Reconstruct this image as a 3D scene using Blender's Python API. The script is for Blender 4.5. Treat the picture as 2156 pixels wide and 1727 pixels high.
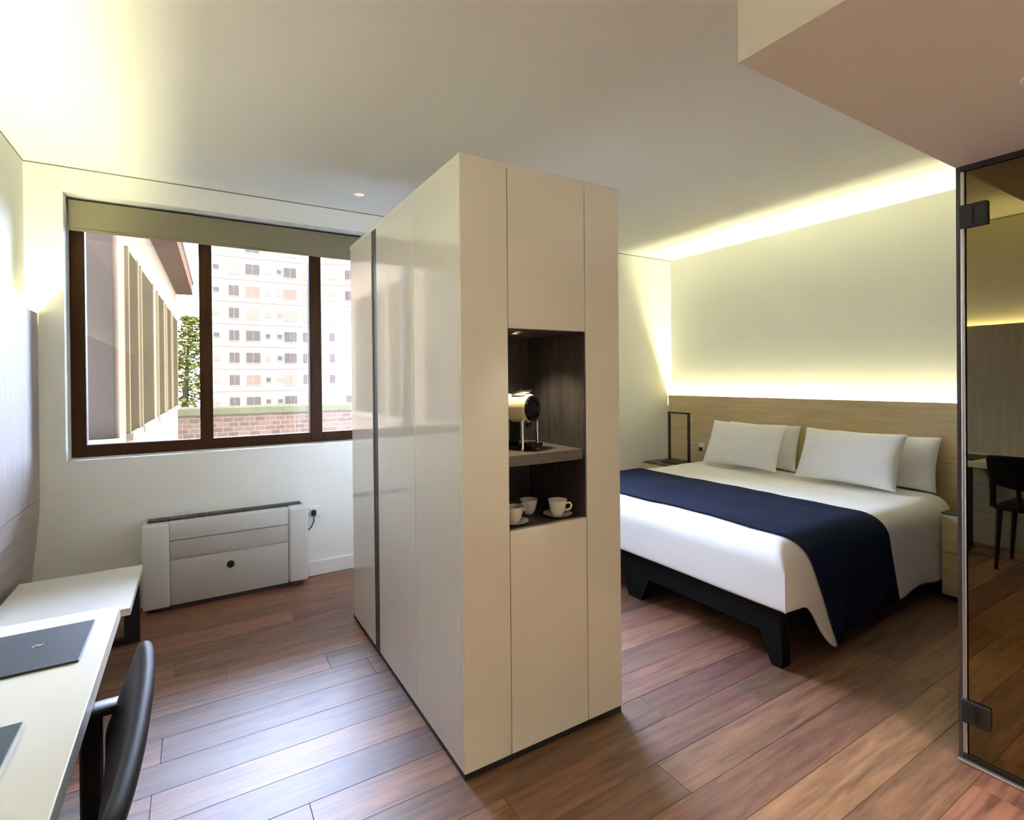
import bpy, bmesh, math, random
from mathutils import Vector, Matrix, noise

# ------------------------------------------------------------------ clear
for o in list(bpy.data.objects):
    bpy.data.objects.remove(o)
SC = bpy.context.scene
COL = SC.collection
RND = random.Random(7)
R = math.radians

# ------------------------------------------------------------------ camera
CAM_H = 1.40
cd = bpy.data.cameras.new('camera')
cam = bpy.data.objects.new('camera', cd)
COL.objects.link(cam)
_f, _cy, _yaw, _roll, _pitch = 1101.36, 802.6, R(31.318), R(-0.538), R(-0.268)
_F = Vector((math.sin(_yaw), math.cos(_yaw), 0))
_R = Vector((math.cos(_yaw), -math.sin(_yaw), 0))
_U = Vector((0, 0, 1))
_F2 = _F * math.cos(_pitch) + _U * math.sin(_pitch)
_U2 = _U * math.cos(_pitch) - _F * math.sin(_pitch)
_cr, _sr = math.cos(_roll), math.sin(_roll)
_right = _R * _cr + _U2 * _sr
_up = _U2 * _cr - _R * _sr
m = Matrix((_right, _up, -_F2)).transposed().to_4x4()
m.translation = Vector((0, 0, CAM_H))
cam.matrix_world = m
cd.sensor_fit = 'HORIZONTAL'
cd.sensor_width = 36.0
cd.lens = 36.0 * _f / 2156.0
cd.shift_y = -(863.5 - _cy) / 2156.0
cd.clip_start = 0.02
cd.clip_end = 400
SC.camera = cam

# ------------------------------------------------------------------ world and exposure
SKY = 15.5
w = bpy.data.worlds.new('overcast_sky')
SC.world = w
w.use_nodes = True
bg = w.node_tree.nodes['Background']
bg.inputs[0].default_value = (0.58, 0.68, 1.0, 1)
bg.inputs[1].default_value = SKY
SC.view_settings.view_transform = 'Standard'
SC.view_settings.look = 'None'
SC.view_settings.exposure = 2.4
SC.view_settings.gamma = 1.0
SC.view_settings.use_curve_mapping = False
SC.cycles.max_bounces = 10
SC.cycles.diffuse_bounces = 6
SC.cycles.glossy_bounces = 4
SC.cycles.transparent_max_bounces = 12
SC.cycles.sample_clamp_indirect = 6.0
SC.cycles.caustics_reflective = False
SC.cycles.caustics_refractive = False
SC.cycles.use_denoising = True

# strengths of the lamps (used by the lamps' own builders)
LED_RIGHT = 72.0
LED_LEFT = 35.0
FILL_W = 44.0  # for the two added fill lamps behind the viewer
LED_COL = (1.0, 0.96, 0.57)
WARM = (1.0, 0.88, 0.64)

# ------------------------------------------------------------------ room dimensions (metres)
XL, XR = -0.812, 4.437          # left wall, headboard wall
YN, YF = -1.60, 3.957           # wall behind the viewer, window wall
HC = 2.662                      # ceiling
SX, SY, SZ = 1.12, 0.786, 2.15  # soffit corner and underside
DX, DY = 2.376, 0.773           # plane of the glass door and its hinge side

# ------------------------------------------------------------------ helpers
class MB:
    """collects shapes into one mesh"""
    def __init__(self):
        self.bm = bmesh.new()
    def box(self, a, b, bev=0.0, seg=1, mat=None):
        x0, y0, z0 = a
        x1, y1, z1 = b
        r = bmesh.ops.create_cube(self.bm, size=1.0)
        vs = r['verts']
        M = Matrix.Translation(((x0+x1)/2, (y0+y1)/2, (z0+z1)/2)) @ Matrix.Diagonal((abs(x1-x0), abs(y1-y0), abs(z1-z0), 1))
        if mat is not None:
            M = mat @ M
        bmesh.ops.transform(self.bm, matrix=M, verts=vs)
        if bev > 0:
            es = list({e for v in vs for e in v.link_edges})
            bmesh.ops.bevel(self.bm, geom=es, offset=bev, segments=seg, affect='EDGES', profile=0.5)
        return self
    def tube(self, pts, rad, n=10, cap=True):
        """swept round bar along pts; rad a number or one per point"""
        pts = [Vector(p) for p in pts]
        rads = rad if isinstance(rad, (list, tuple)) else [rad]*len(pts)
        rings = []
        ref = None
        for i, p in enumerate(pts):
            if i == 0: d = pts[1]-p
            elif i == len(pts)-1: d = p-pts[-2]
            else: d = (pts[i+1]-p).normalized() + (p-pts[i-1]).normalized()
            d.normalize()
            if ref is None:
                ref = Vector((0, 0, 1)) if abs(d.z) < 0.9 else Vector((1, 0, 0))
            s = d.cross(ref).normalized()
            t = s.cross(d).normalized()
            ref = t
            rings.append([self.bm.verts.new(p + s*math.cos(2*math.pi*k/n)*rads[i] + t*math.sin(2*math.pi*k/n)*rads[i]) for k in range(n)])
        for a, b in zip(rings, rings[1:]):
            for k in range(n):
                self.bm.faces.new((a[k], a[(k+1) % n], b[(k+1) % n], b[k]))
        if cap:
            self.bm.faces.new(rings[0][::-1])
            self.bm.faces.new(rings[-1])
        return self
    def lathe(self, prof, c=(0, 0, 0), n=28, mat=None):
        """prof: (radius, z) list, spun around z"""
        c = Vector(c)
        rings = []
        for r, z in prof:
            ring = []
            for k in range(n):
                a = 2*math.pi*k/n
                v = Vector((r*math.cos(a), r*math.sin(a), z))
                if mat is not None: v = mat @ v
                ring.append(self.bm.verts.new(v + c))
            rings.append(ring)
        for a, b in zip(rings, rings[1:]):
            for k in range(n):
                self.bm.faces.new((a[k], a[(k+1) % n], b[(k+1) % n], b[k]))
        if prof[0][0] > 1e-5: self.bm.faces.new(rings[0][::-1])
        if prof[-1][0] > 1e-5: self.bm.faces.new(rings[-1])
        return self
    def prism(self, poly, axis, lo, hi):
        """polygon in the two other axes (in xyz order) pulled along axis"""
        def P(p, h):
            q = list(p); q.insert('xyz'.index(axis), h); return Vector(q)
        a = [self.bm.verts.new(P(p, lo)) for p in poly]
        b = [self.bm.verts.new(P(p, hi)) for p in poly]
        n = len(poly)
        self.bm.faces.new(a)
        self.bm.faces.new(b[::-1])
        for k in range(n):
            self.bm.faces.new((a[k], b[k], b[(k+1) % n], a[(k+1) % n]))
        return self
    def sheet(self, rows):
        vs = [[self.bm.verts.new(Vector(p)) for p in r] for r in rows]
        for a, b in zip(vs, vs[1:]):
            for k in range(len(a)-1):
                self.bm.faces.new((a[k], a[k+1], b[k+1], b[k]))
        return self
    def build(self, name, mat, parent=None, smooth=False, loc=None):
        bmesh.ops.remove_doubles(self.bm, verts=self.bm.verts, dist=1e-6)
        bmesh.ops.recalc_face_normals(self.bm, faces=self.bm.faces)
        me = bpy.data.meshes.new(name)
        self.bm.to_mesh(me)
        self.bm.free()
        if smooth:
            for p in me.polygons: p.use_smooth = True
            me.set_sharp_from_angle(angle=R(40))
        me.materials.append(mat)
        o = bpy.data.objects.new(name, me)
        COL.objects.link(o)
        if parent is not None: o.parent = parent
        if loc is not None: o.location = loc
        return o

def tag(o, label=None, cat=None, group=None, kind=None):
    if label: o['label'] = label
    if cat: o['category'] = cat
    if group: o['group'] = group
    if kind: o['kind'] = kind
    return o

def thing(name, label, cat, loc=(0, 0, 0), rotz=0.0, group=None, kind=None):
    o = bpy.data.objects.new(name, None)
    COL.objects.link(o)
    o.empty_display_size = 0.05
    o.location = loc
    o.rotation_euler = (0, 0, rotz)
    return tag(o, label, cat, group, kind)

def put(o, parent):
    """parent without moving when the parent sits at a location"""
    bpy.context.view_layer.update()
    o.parent = parent
    o.matrix_parent_inverse = parent.matrix_world.inverted()
    return o

# ------------------------------------------------------------------ materials
def new_mat(name):
    mt = bpy.data.materials.new(name)
    mt.use_nodes = True
    nt = mt.node_tree
    return mt, nt, nt.nodes['Principled BSDF']

def plain(name, col, rough=0.6, spec=0.5, metal=0.0, coat=0.0, bump=0.0, bscale=200.0, vary=0.0, sheen=0.0):
    mt, nt, b = new_mat(name)
    b.inputs['Base Color'].default_value = (*col, 1)
    b.inputs['Roughness'].default_value = rough
    b.inputs['Specular IOR Level'].default_value = spec
    b.inputs['Metallic'].default_value = metal
    b.inputs['Coat Weight'].default_value = coat
    b.inputs['Coat Roughness'].default_value = 0.04
    b.inputs['Sheen Weight'].default_value = sheen
    tc = nt.nodes.new('ShaderNodeTexCoord')
    nz = nt.nodes.new('ShaderNodeTexNoise')
    nz.inputs['Scale'].default_value = bscale
    nz.inputs['Detail'].default_value = 3
    nt.links.new(tc.outputs['Object'], nz.inputs['Vector'])
    if bump > 0:
        bp = nt.nodes.new('ShaderNodeBump')
        bp.inputs['Strength'].default_value = bump
        bp.inputs['Distance'].default_value = 0.002
        nt.links.new(nz.outputs['Fac'], bp.inputs['Height'])
        nt.links.new(bp.outputs['Normal'], b.inputs['Normal'])
    if vary > 0:
        mx = nt.nodes.new('ShaderNodeMixRGB')
        mx.blend_type = 'MULTIPLY'
        mx.inputs[1].default_value = (*col, 1)
        mr = nt.nodes.new('ShaderNodeMapRange')
        mr.inputs[3].default_value = 1 - vary
        mr.inputs[4].default_value = 1 + vary
        nt.links.new(nz.outputs['Fac'], mr.inputs[0])
        nt.links.new(mr.outputs[0], mx.inputs[2])
        mx.inputs[0].default_value = 1
        nt.links.new(mx.outputs[0], b.inputs['Base Color'])
    return mt

def wood(name, c1, c2, scale=(1.2, 14, 14), rough=0.45, rand=0.0, knots=False, coat=0.0, bump=0.15, spec=0.5):
    """grain stretched along the axis with the small scale; rand: value change from piece to piece"""
    mt, nt, b = new_mat(name)
    N, L = nt.nodes.new, nt.links.new
    tc = N('ShaderNodeTexCoord')
    oi = N('ShaderNodeObjectInfo')
    off = N('ShaderNodeVectorMath'); off.operation = 'SCALE'
    cmb = N('ShaderNodeCombineXYZ')
    for i in range(3): L(oi.outputs['Random'], cmb.inputs[i])
    L(cmb.outputs[0], off.inputs[0]); off.inputs['Scale'].default_value = 37.0
    add = N('ShaderNodeVectorMath'); add.operation = 'ADD'
    L(tc.outputs['Object'], add.inputs[0]); L(off.outputs[0], add.inputs[1])
    mp = N('ShaderNodeMapping'); mp.inputs['Scale'].default_value = scale
    L(add.outputs[0], mp.inputs['Vector'])
    n1 = N('ShaderNodeTexNoise'); n1.inputs['Scale'].default_value = 3.0; n1.inputs['Detail'].default_value = 8; n1.inputs['Roughness'].default_value = 0.65
    n1.inputs['Distortion'].default_value = 0.6
    L(mp.outputs[0], n1.inputs['Vector'])
    rp = N('ShaderNodeValToRGB')
    rp.color_ramp.elements[0].position = 0.32; rp.color_ramp.elements[0].color = (*c1, 1)
    rp.color_ramp.elements[1].position = 0.70; rp.color_ramp.elements[1].color = (*c2, 1)
    L(n1.outputs['Fac'], rp.inputs[0])
    out = rp.outputs[0]
    if rand > 0:
        mr = N('ShaderNodeMapRange'); mr.inputs[3].default_value = 1-rand; mr.inputs[4].default_value = 1+rand
        L(oi.outputs['Random'], mr.inputs[0])
        hs = N('ShaderNodeHueSaturation'); L(out, hs.inputs['Color']); L(mr.outputs[0], hs.inputs['Value'])
        mr2 = N('ShaderNodeMapRange'); mr2.inputs[3].default_value = 0.485; mr2.inputs[4].default_value = 0.512
        ml = N('ShaderNodeMath'); ml.operation = 'MULTIPLY'; ml.inputs[1].default_value = 7.31
        fr = N('ShaderNodeMath'); fr.operation = 'FRACT'
        L(oi.outputs['Random'], ml.inputs[0]); L(ml.outputs[0], fr.inputs[0]); L(fr.outputs[0], mr2.inputs[0]); L(mr2.outputs[0], hs.inputs['Hue'])
        out = hs.outputs[0]
    if knots:
        n2 = N('ShaderNodeTexVoronoi'); n2.inputs['Scale'].default_value = 1.0
        mp2 = N('ShaderNodeMapping'); mp2.inputs['Scale'].default_value = (1.6, 4.5, 1.0)
        L(add.outputs[0], mp2.inputs['Vector']); L(mp2.outputs[0], n2.inputs['Vector'])
        r2 = N('ShaderNodeValToRGB')
        r2.color_ramp.elements[0].position = 0.03; r2.color_ramp.elements[0].color = (0.30, 0.24, 0.20, 1)
        r2.color_ramp.elements[1].position = 0.13; r2.color_ramp.elements[1].color = (1, 1, 1, 1)
        L(n2.outputs['Distance'], r2.inputs[0])
        mx = N('ShaderNodeMixRGB'); mx.blend_type = 'MULTIPLY'; mx.inputs[0].default_value = 0.8
        L(out, mx.inputs[1]); L(r2.outputs[0], mx.inputs[2])
        out = mx.outputs[0]
    L(out, b.inputs['Base Color'])
    b.inputs['Roughness'].default_value = rough
    b.inputs['Specular IOR Level'].default_value = spec
    b.inputs['Coat Weight'].default_value = coat
    b.inputs['Coat Roughness'].default_value = 0.38
    bp = N('ShaderNodeBump'); bp.inputs['Strength'].default_value = bump; bp.inputs['Distance'].default_value = 0.002
    L(n1.outputs['Fac'], bp.inputs['Height']); L(bp.outputs[0], b.inputs['Normal'])
    return mt

def emit(name, col, s):
    mt = bpy.data.materials.new(name); mt.use_nodes = True
    nt = mt.node_tree
    nt.nodes.remove(nt.nodes['Principled BSDF'])
    e = nt.nodes.new('ShaderNodeEmission')
    e.inputs[0].default_value = (*col, 1); e.inputs[1].default_value = s
    nt.links.new(e.outputs[0], nt.nodes['Material Output'].inputs[0])
    return mt

def pane_glass(name, tint=(0.96, 0.98, 0.97), refl=1.0, ior=1.5):
    mt = bpy.data.materials.new(name); mt.use_nodes = True
    nt = mt.node_tree
    nt.nodes.remove(nt.nodes['Principled BSDF'])
    t = nt.nodes.new('ShaderNodeBsdfTransparent'); t.inputs[0].default_value = (*tint, 1)
    g = nt.nodes.new('ShaderNodeBsdfGlossy'); g.inputs['Roughness'].default_value = 0.0
    f = nt.nodes.new('ShaderNodeFresnel'); f.inputs[0].default_value = ior
    mx = nt.nodes.new('ShaderNodeMixShader')
    nt.links.new(f.outputs[0], mx.inputs[0]); nt.links.new(t.outputs[0], mx.inputs[1]); nt.links.new(g.outputs[0], mx.inputs[2])
    nt.links.new(mx.outputs[0], nt.nodes['Material Output'].inputs[0])
    return mt

def bronze_glass(name):
    """dark bronze mirror-coated glass"""
    mt = bpy.data.materials.new(name); mt.use_nodes = True
    nt = mt.node_tree
    nt.nodes.remove(nt.nodes['Principled BSDF'])
    t = nt.nodes.new('ShaderNodeBsdfTransparent'); t.inputs[0].default_value = (0.10, 0.075, 0.03, 1)
    g = nt.nodes.new('ShaderNodeBsdfGlossy'); g.inputs['Roughness'].default_value = 0.015
    g.inputs['Color'].default_value = (1.0, 0.82, 0.42, 1)
    mx = nt.nodes.new('ShaderNodeMixShader'); mx.inputs[0].default_value = 0.20
    nt.links.new(t.outputs[0], mx.inputs[1]); nt.links.new(g.outputs[0], mx.inputs[2])
    nt.links.new(mx.outputs[0], nt.nodes['Material Output'].inputs[0])
    return mt

def brick_mat(name):
    mt, nt, b = new_mat(name)
    tc = nt.nodes.new('ShaderNodeTexCoord')
    mp = nt.nodes.new('ShaderNodeMapping'); mp.inputs['Rotation'].default_value = (R(90), 0, 0)
    br = nt.nodes.new('ShaderNodeTexBrick')
    br.inputs['Scale'].default_value = 2.2
    br.inputs['Color1'].default_value = (0.036, 0.021, 0.0125, 1); br.inputs['Color2'].default_value = (0.023, 0.0135, 0.0085, 1)
    br.inputs['Mortar'].default_value = (0.044, 0.029, 0.018, 1)
    nt.links.new(tc.outputs['Object'], mp.inputs[0]); nt.links.new(mp.outputs[0], br.inputs['Vector'])
    nt.links.new(br.outputs[0], b.inputs['Base Color'])
    b.inputs['Roughness'].default_value = 0.9
    b.inputs['Specular IOR Level'].default_value = 0.0
    bp = nt.nodes.new('ShaderNodeBump'); bp.inputs['Strength'].default_value = 0.4
    nt.links.new(br.outputs['Fac'], bp.inputs['Height']); nt.links.new(bp.outputs[0], b.inputs['Normal'])
    return mt

M = {}
M['wall'] = plain('wall_paint', (0.80, 0.80, 0.75), 0.9, 0.3, bump=0.05, bscale=300)
M['ceiling'] = plain('ceiling_paint', (0.81, 0.81, 0.77), 0.92, 0.3, bump=0.05, bscale=300)
M['soffit'] = plain('soffit_paint', (0.70, 0.64, 0.57), 0.92, 0.3, bump=0.05, bscale=300)
M['gap_shade'] = plain('painted_shade_grey', (0.20, 0.19, 0.17), 0.9)  # dark tone stands for the shade at the ceiling joint
M['plank'] = wood('walnut_plank', (0.090, 0.034, 0.016), (0.30, 0.135, 0.070), (0.9, 11, 11), 0.52, rand=0.40, knots=True, bump=0.25, coat=0.24, spec=0.7)
M['subfloor'] = plain('subfloor_dark', (0.02, 0.014, 0.01), 0.9)
M['lacquer'] = plain('cream_lacquer', (0.84, 0.81, 0.73), 0.10, 0.5, coat=0.6, bscale=5)
M['black'] = plain('matt_black', (0.012, 0.011, 0.011), 0.5)
M['darkwood'] = wood('dark_stained_wood', (0.028, 0.024, 0.022), (0.075, 0.062, 0.055), (12, 12, 1.2), 0.4)
M['shelfwood'] = wood('shelf_wood', (0.09, 0.07, 0.06), (0.16, 0.13, 0.11), (1.2, 12, 12), 0.4)
M['oak'] = wood('pale_oak', (0.52, 0.40, 0.20), (0.68, 0.54, 0.31), (12, 1.0, 14), 0.5)
M['panel'] = wood('greige_oak', (0.36, 0.32, 0.295), (0.45, 0.41, 0.385), (14, 14, 1.0), 0.6, spec=0.2)
M['panelh'] = wood('greige_oak_low', (0.36, 0.32, 0.295), (0.45, 0.41, 0.385), (14, 1.0, 14), 0.6, spec=0.2)
M['sheet'] = plain('white_linen', (0.86, 0.85, 0.83), 0.9, 0.2, bump=0.25, bscale=900, sheen=0.2)
M['pillow'] = plain('white_pillow_cotton', (0.88, 0.87, 0.85), 0.9, 0.2, bump=0.2, bscale=900, sheen=0.2)
M['navy'] = plain('navy_throw', (0.006, 0.012, 0.036), 0.85, 0.1, bump=0.4, bscale=700)
M['bedbase'] = plain('dark_leather', (0.005, 0.0045, 0.0048), 0.6, 0.12, bump=0.15, bscale=400)
M['frame'] = wood('brown_window_wood', (0.026, 0.009, 0.0022), (0.058, 0.021, 0.0045), (14, 14, 1.2), 0.55, spec=0.15)
M['blind'] = plain('beige_blind', (0.21, 0.19, 0.125), 0.9, 0.1, bump=0.2, bscale=800)
M['glass'] = pane_glass('clear_glass')
M['bronze'] = bronze_glass('bronze_glass')
M['desk'] = plain('cream_desk', (0.72, 0.69, 0.58), 0.42, 0.4, bscale=8)
M['white'] = plain('white_laminate', (0.84, 0.83, 0.80), 0.45, 0.4)
M['deskmat'] = plain('slate_leather', (0.026, 0.032, 0.041), 0.5, 0.3, bump=0.2, bscale=500)
M['teal'] = plain('dark_teal_cover', (0.012, 0.035, 0.042), 0.5)
M['paper'] = plain('paper_edge', (0.75, 0.72, 0.62), 0.8)
M['silver'] = plain('silver_print', (0.55, 0.55, 0.55), 0.35)
M['chair'] = plain('dark_stained_ply', (0.009, 0.0085, 0.0065), 0.5, 0.25, bscale=20, vary=0.1)
M['chairtrim'] = plain('chair_edge_ply', (0.30, 0.26, 0.20), 0.5)
M['seatpad'] = plain('black_seat_leather', (0.012, 0.014, 0.018), 0.35)
M['heater'] = plain('heater_enamel', (0.47, 0.455, 0.435), 0.5, 0.4)
M['heatercap'] = plain('heater_cap_white', (0.62, 0.615, 0.60), 0.42, 0.4)
M['grille'] = plain('dark_grille', (0.05, 0.052, 0.055), 0.5)
M['plastic'] = plain('white_plastic', (0.82, 0.82, 0.82), 0.35)
M['bronze_metal'] = plain('dark_bronze_metal', (0.035, 0.026, 0.018), 0.4, 0.5, metal=0.7)
M['lampmetal'] = plain('brown_lamp_metal', (0.045, 0.030, 0.018), 0.45, 0.5, metal=0.4)
M['chrome'] = plain('chrome', (0.82, 0.82, 0.80), 0.12, 0.5, metal=1.0)
M['cream_plastic'] = plain('cream_machine_shell', (0.72, 0.66, 0.42), 0.25, 0.5, coat=0.5)
M['gloss_black'] = plain('gloss_black', (0.008, 0.008, 0.009), 0.12, 0.5)
M['china'] = plain('white_china', (0.82, 0.80, 0.72), 0.12, 0.5, coat=0.5)
M['alu'] = plain('brushed_aluminium', (0.55, 0.53, 0.50), 0.35, 0.5, metal=0.9)
M['led'] = {}

# ================================================================== THE ROOM
# floor: dark bed with real planks on it, boards running along x
fl = MB().box((XL, YN, -0.06), (XR, YF, -0.016)).build('floor', M['subfloor'])
tag(fl, 'glossy brown walnut plank floor of the room', 'floor', kind='structure')
PW = 0.16
y = 1.35 - PW*math.ceil((1.35-YN)/PW)
row = 0
while y < YF - 0.005:
    y0, y1 = max(y, YN), min(y+PW, YF)
    x = XL - RND.uniform(0.1, 1.5)
    while x < XR - 0.01:
        L_ = RND.choice((1.2, 1.5, 1.8, 2.1))
        x0, x1 = max(x, XL), min(x+L_, XR)
        if x1 - x0 > 0.02 and y1 - y0 > 0.02:
            g = 0.0005
            cx, cy_ = (x0+x1)/2, (y0+y1)/2
            hx, hy = (x1-x0)/2-g, (y1-y0)/2-g
            b_ = MB()
            b_.box((-hx, -hy, -0.014), (hx, hy, 0.0), 0.0009)
            b_.build('plank', M['plank'], fl, loc=(cx, cy_, RND.uniform(-0.0006, 0.0)))
        x += L_
    y += PW
    row += 1

# ceiling and soffit
tag(MB().box((XL-0.1, YN-0.1, HC), (XR+0.1, YF+0.35, HC+0.12)).build('ceiling', M['ceiling']),
    'smooth white ceiling washed by hidden strip lights', 'ceiling', kind='structure')
tag(MB().box((SX, YN, SZ), (XR, SY, HC-0.001)).build('ceiling_soffit', M['soffit']),
    'lowered beige plaster ceiling box above the glass door', 'soffit', kind='structure')

# walls
def struct(name, mb, mat, label, cat):
    return tag(mb.build(name, mat), label, cat, kind='structure')
struct('wall_left', MB().box((XL-0.12, YN, -0.06), (XL, YF+0.35, HC)), M['wall'], 'white wall glowing above the greige wood panelling', 'wall')
struct('wall_right', MB().box((XR, YN, -0.06), (XR+0.12, YF+0.35, HC)), M['wall'], 'pale wall lit from behind the headboard', 'wall')
struct('wall_near', MB().box((XL, YN-0.12, -0.06), (XR, YN, HC)), M['wall'], 'plain white wall behind the desk end of the room', 'wall')
# window wall with its opening
WX0, WX1, WZ0, WZ1, WT = -0.64, 2.86, 0.94, 2.515, 0.30
wf = MB()
def ring(bm, y):
    o = [bm.verts.new((x_, y, z_)) for x_, z_ in ((XL, -0.06), (XR, -0.06), (XR, HC), (XL, HC))]
    i = [bm.verts.new((x_, y, z_)) for x_, z_ in ((WX0, WZ0), (WX1, WZ0), (WX1, WZ1), (WX0, WZ1))]
    for k in range(4):
        bm.faces.new((o[k], o[(k+1) % 4], i[(k+1) % 4], i[k]))
    return o, i
o1, i1 = ring(wf.bm, YF)
o2, i2 = ring(wf.bm, YF+WT)
for k in range(4):
    wf.bm.faces.new((i1[k], i1[(k+1) % 4], i2[(k+1) % 4], i2[k]))
    wf.bm.faces.new((o1[k], o1[(k+1) % 4], o2[(k+1) % 4], o2[k]))
struct('wall_far', wf, M['wall'], 'white wall with the wide brown-framed window', 'wall')
# thin dark strips, painted shade along the joint under the ceiling
struct('shade_strip_1', MB().box((XL, YF-0.002, HC-0.007), (XR, YF, HC-0.0005)), M['gap_shade'], 'thin dark strip painted as the shadow line between window wall and ceiling', 'trim')
struct('shade_strip_2', MB().box((XL, YN, HC-0.007), (XL+0.002, YF-0.002, HC-0.0005)), M['gap_shade'], 'thin dark strip painted as the shadow line between panelled wall and ceiling', 'trim')
# baseboards
struct('baseboard_far', MB().box((0.66, YF-0.014, 0.0), (XR, YF-0.0005, 0.104), 0.003), M['white'], 'white baseboard along the window wall', 'baseboard')
struct('baseboard_left', MB().box((-0.74, YF-0.014, 0.0), (-0.30, YF-0.0005, 0.104), 0.003), M['white'], 'white baseboard between wall panelling and heater', 'baseboard')

# window
win = thing('window_1', 'wide dark brown timber window with five fixed panes', 'window', (0, YF+0.16, 0), kind='structure')
wy0, wy1 = 0.0, 0.07
MB().box((WX0, wy0, WZ0), (WX1, wy1, WZ0+0.072), 0.004).build('bottom_rail', M['frame'], win)
MB().box((WX0, wy0, WZ1-0.08), (WX1, wy1, WZ1), 0.004).build('top_rail', M['frame'], win)
MB().box((WX0, wy0-0.002, WZ0), (WX0+0.073, wy1, WZ1), 0.004).build('stile', M['frame'], win)
MB().box((WX1-0.073, wy0-0.002, WZ0), (WX1, wy1, WZ1), 0.004).build('stile', M['frame'], win)
mull = [(0.036, 0.112), (0.742, 0.826), (1.446, 1.53), (2.15, 2.234)]
for a, b in mull:
    MB().box((a, wy0-0.004, WZ0+0.02), (b, wy1+0.01, WZ1-0.02), 0.005).build('mullion', M['frame'], win)
edges = [(WX0+0.073, mull[0][0]), (mull[0][1], mull[1][0]), (mull[1][1], mull[2][0]), (mull[2][1], mull[3][0]), (mull[3][1], WX1-0.073)]
for a, b in edges:
    MB().box((a-0.005, 0.032, WZ0+0.06), (b+0.005, 0.040, WZ1-0.07)).build('pane', M['glass'], win)
# daylight portal in the opening (sampling aid for the sky only)
pl = bpy.data.lights.new('sky_portal', 'AREA')
pl.shape = 'RECTANGLE'; pl.size = WX1-WX0; pl.size_y = WZ1-WZ0
pl.cycles.is_portal = True
po = bpy.data.objects.new('sky_portal', pl); COL.objects.link(po)
po.location = ((WX0+WX1)/2, YF+WT+0.02, (WZ0+WZ1)/2)
po.rotation_euler = (R(-90), 0, 0)

# roller blind
bl = thing('roller_blind', 'beige roller blind drawn a little way down the window', 'blind', (0, YF+0.085, 0))
MB().box((WX0+0.012, -0.001, 2.325), (WX1-0.012, 0.001, 2.495)).build('fabric', M['blind'], bl)
MB().box((WX0+0.012, -0.006, 2.312), (WX1-0.012, 0.006, 2.328), 0.003).build('hem_bar', M['blind'], bl)
MB().tube([(WX0+0.008, 0.025, 2.485), (WX1-0.008, 0.025, 2.485)], 0.022, 16).build('roller', M['grille'], bl, smooth=True)

# bathroom corner: glass door, fixed dark panel and walls
dr = thing('door_1', 'dark bronze glass bathroom door with black hinge plates', 'door', (DX, 0, 0), kind='structure')
MB().box((0.0, -0.10, 0.030), (0.010, DY-0.016, SZ-0.022), 0.001).build('glass_leaf', M['bronze'], dr)
MB().box((-0.004, -0.10, 0.0), (0.018, DY, 0.028), 0.002).build('threshold', M['bronze_metal'], dr)
MB().box((-0.022, -0.10, 0.0), (-0.0045, DY+0.01, 0.010), 0.002).build('threshold_strip', M['alu'], dr)
MB().box((-0.006, -0.10, SZ-0.020), (0.018, DY, SZ-0.0005), 0.002).build('head_channel', M['black'], dr)
MB().box((-0.003, DY-0.012, 0.028), (0.014, DY-0.0005, SZ-0.02), 0.002).build('edge_strip', M['alu'], dr)
for z0 in (1.925, 0.142):
    hg = MB().box((-0.012, 0.694, z0), (0.020, DY+0.004, z0+0.083), 0.003).build('hinge', M['black'], dr)
    MB().box((-0.016, DY-0.040, z0+0.012), (-0.0115, DY-0.034, z0+0.071), 0.001).build('hinge_pin', M['bronze_metal'], hg)
MB().lathe([(0.011, 0.0), (0.011, 0.05), (0.016, 0.052), (0.016, 0.066), (0.0, 0.067)], (0, 0, 0), 16, Matrix.Rotation(R(-90), 4, 'Y')).build('door_knob', M['black'], dr, smooth=True, loc=(-0.001, -0.04, 1.02))
struct('wall_bathroom', MB().box((DX, DY, 0.0), (XR, SY, SZ)), M['darkwood'], 'thin dark partition between bathroom and bed alcove', 'wall')
struct('wall_corridor', MB().box((DX, YN, 0.0), (DX+0.10, -0.105, SZ)), M['wall'], 'white corridor wall beside the glass door', 'wall')
struct('wall_shower', MB().box((DX+1.0, YN, 0.0), (DX+1.05, DY, SZ)), M['darkwood'], 'dark bathroom wall behind the bronze glass', 'wall')

# ================================================================== LIGHT FITTINGS
def led_strip(name, a, b, strength, label):
    mt = emit(name+'_light', LED_COL, strength)
    t = thing(name, label, 'strip light')
    MB().box(a, b).build('diffuser', mt, t)
    MB().box((a[0], a[1], a[2]-0.012), (b[0], b[1], a[2]-0.0005)).build('channel', M['alu'], t)
    return t
# headboard wall panel with its slot
HBX, HBZ = 4.38, 1.207
led_strip('led_strip', (4.412, SY+0.05, HBZ-0.092), (4.434, YF-0.02, HBZ-0.088), LED_RIGHT, 'warm strip light hidden along the top of the oak headboard')
PX, PZ = -0.757, 1.80
led_strip('led_strip', (-0.808, YN+0.4, PZ-0.052), (-0.790, YF-0.02, PZ-0.048), LED_LEFT, 'warm strip light hidden behind the greige wall panelling')

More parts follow.
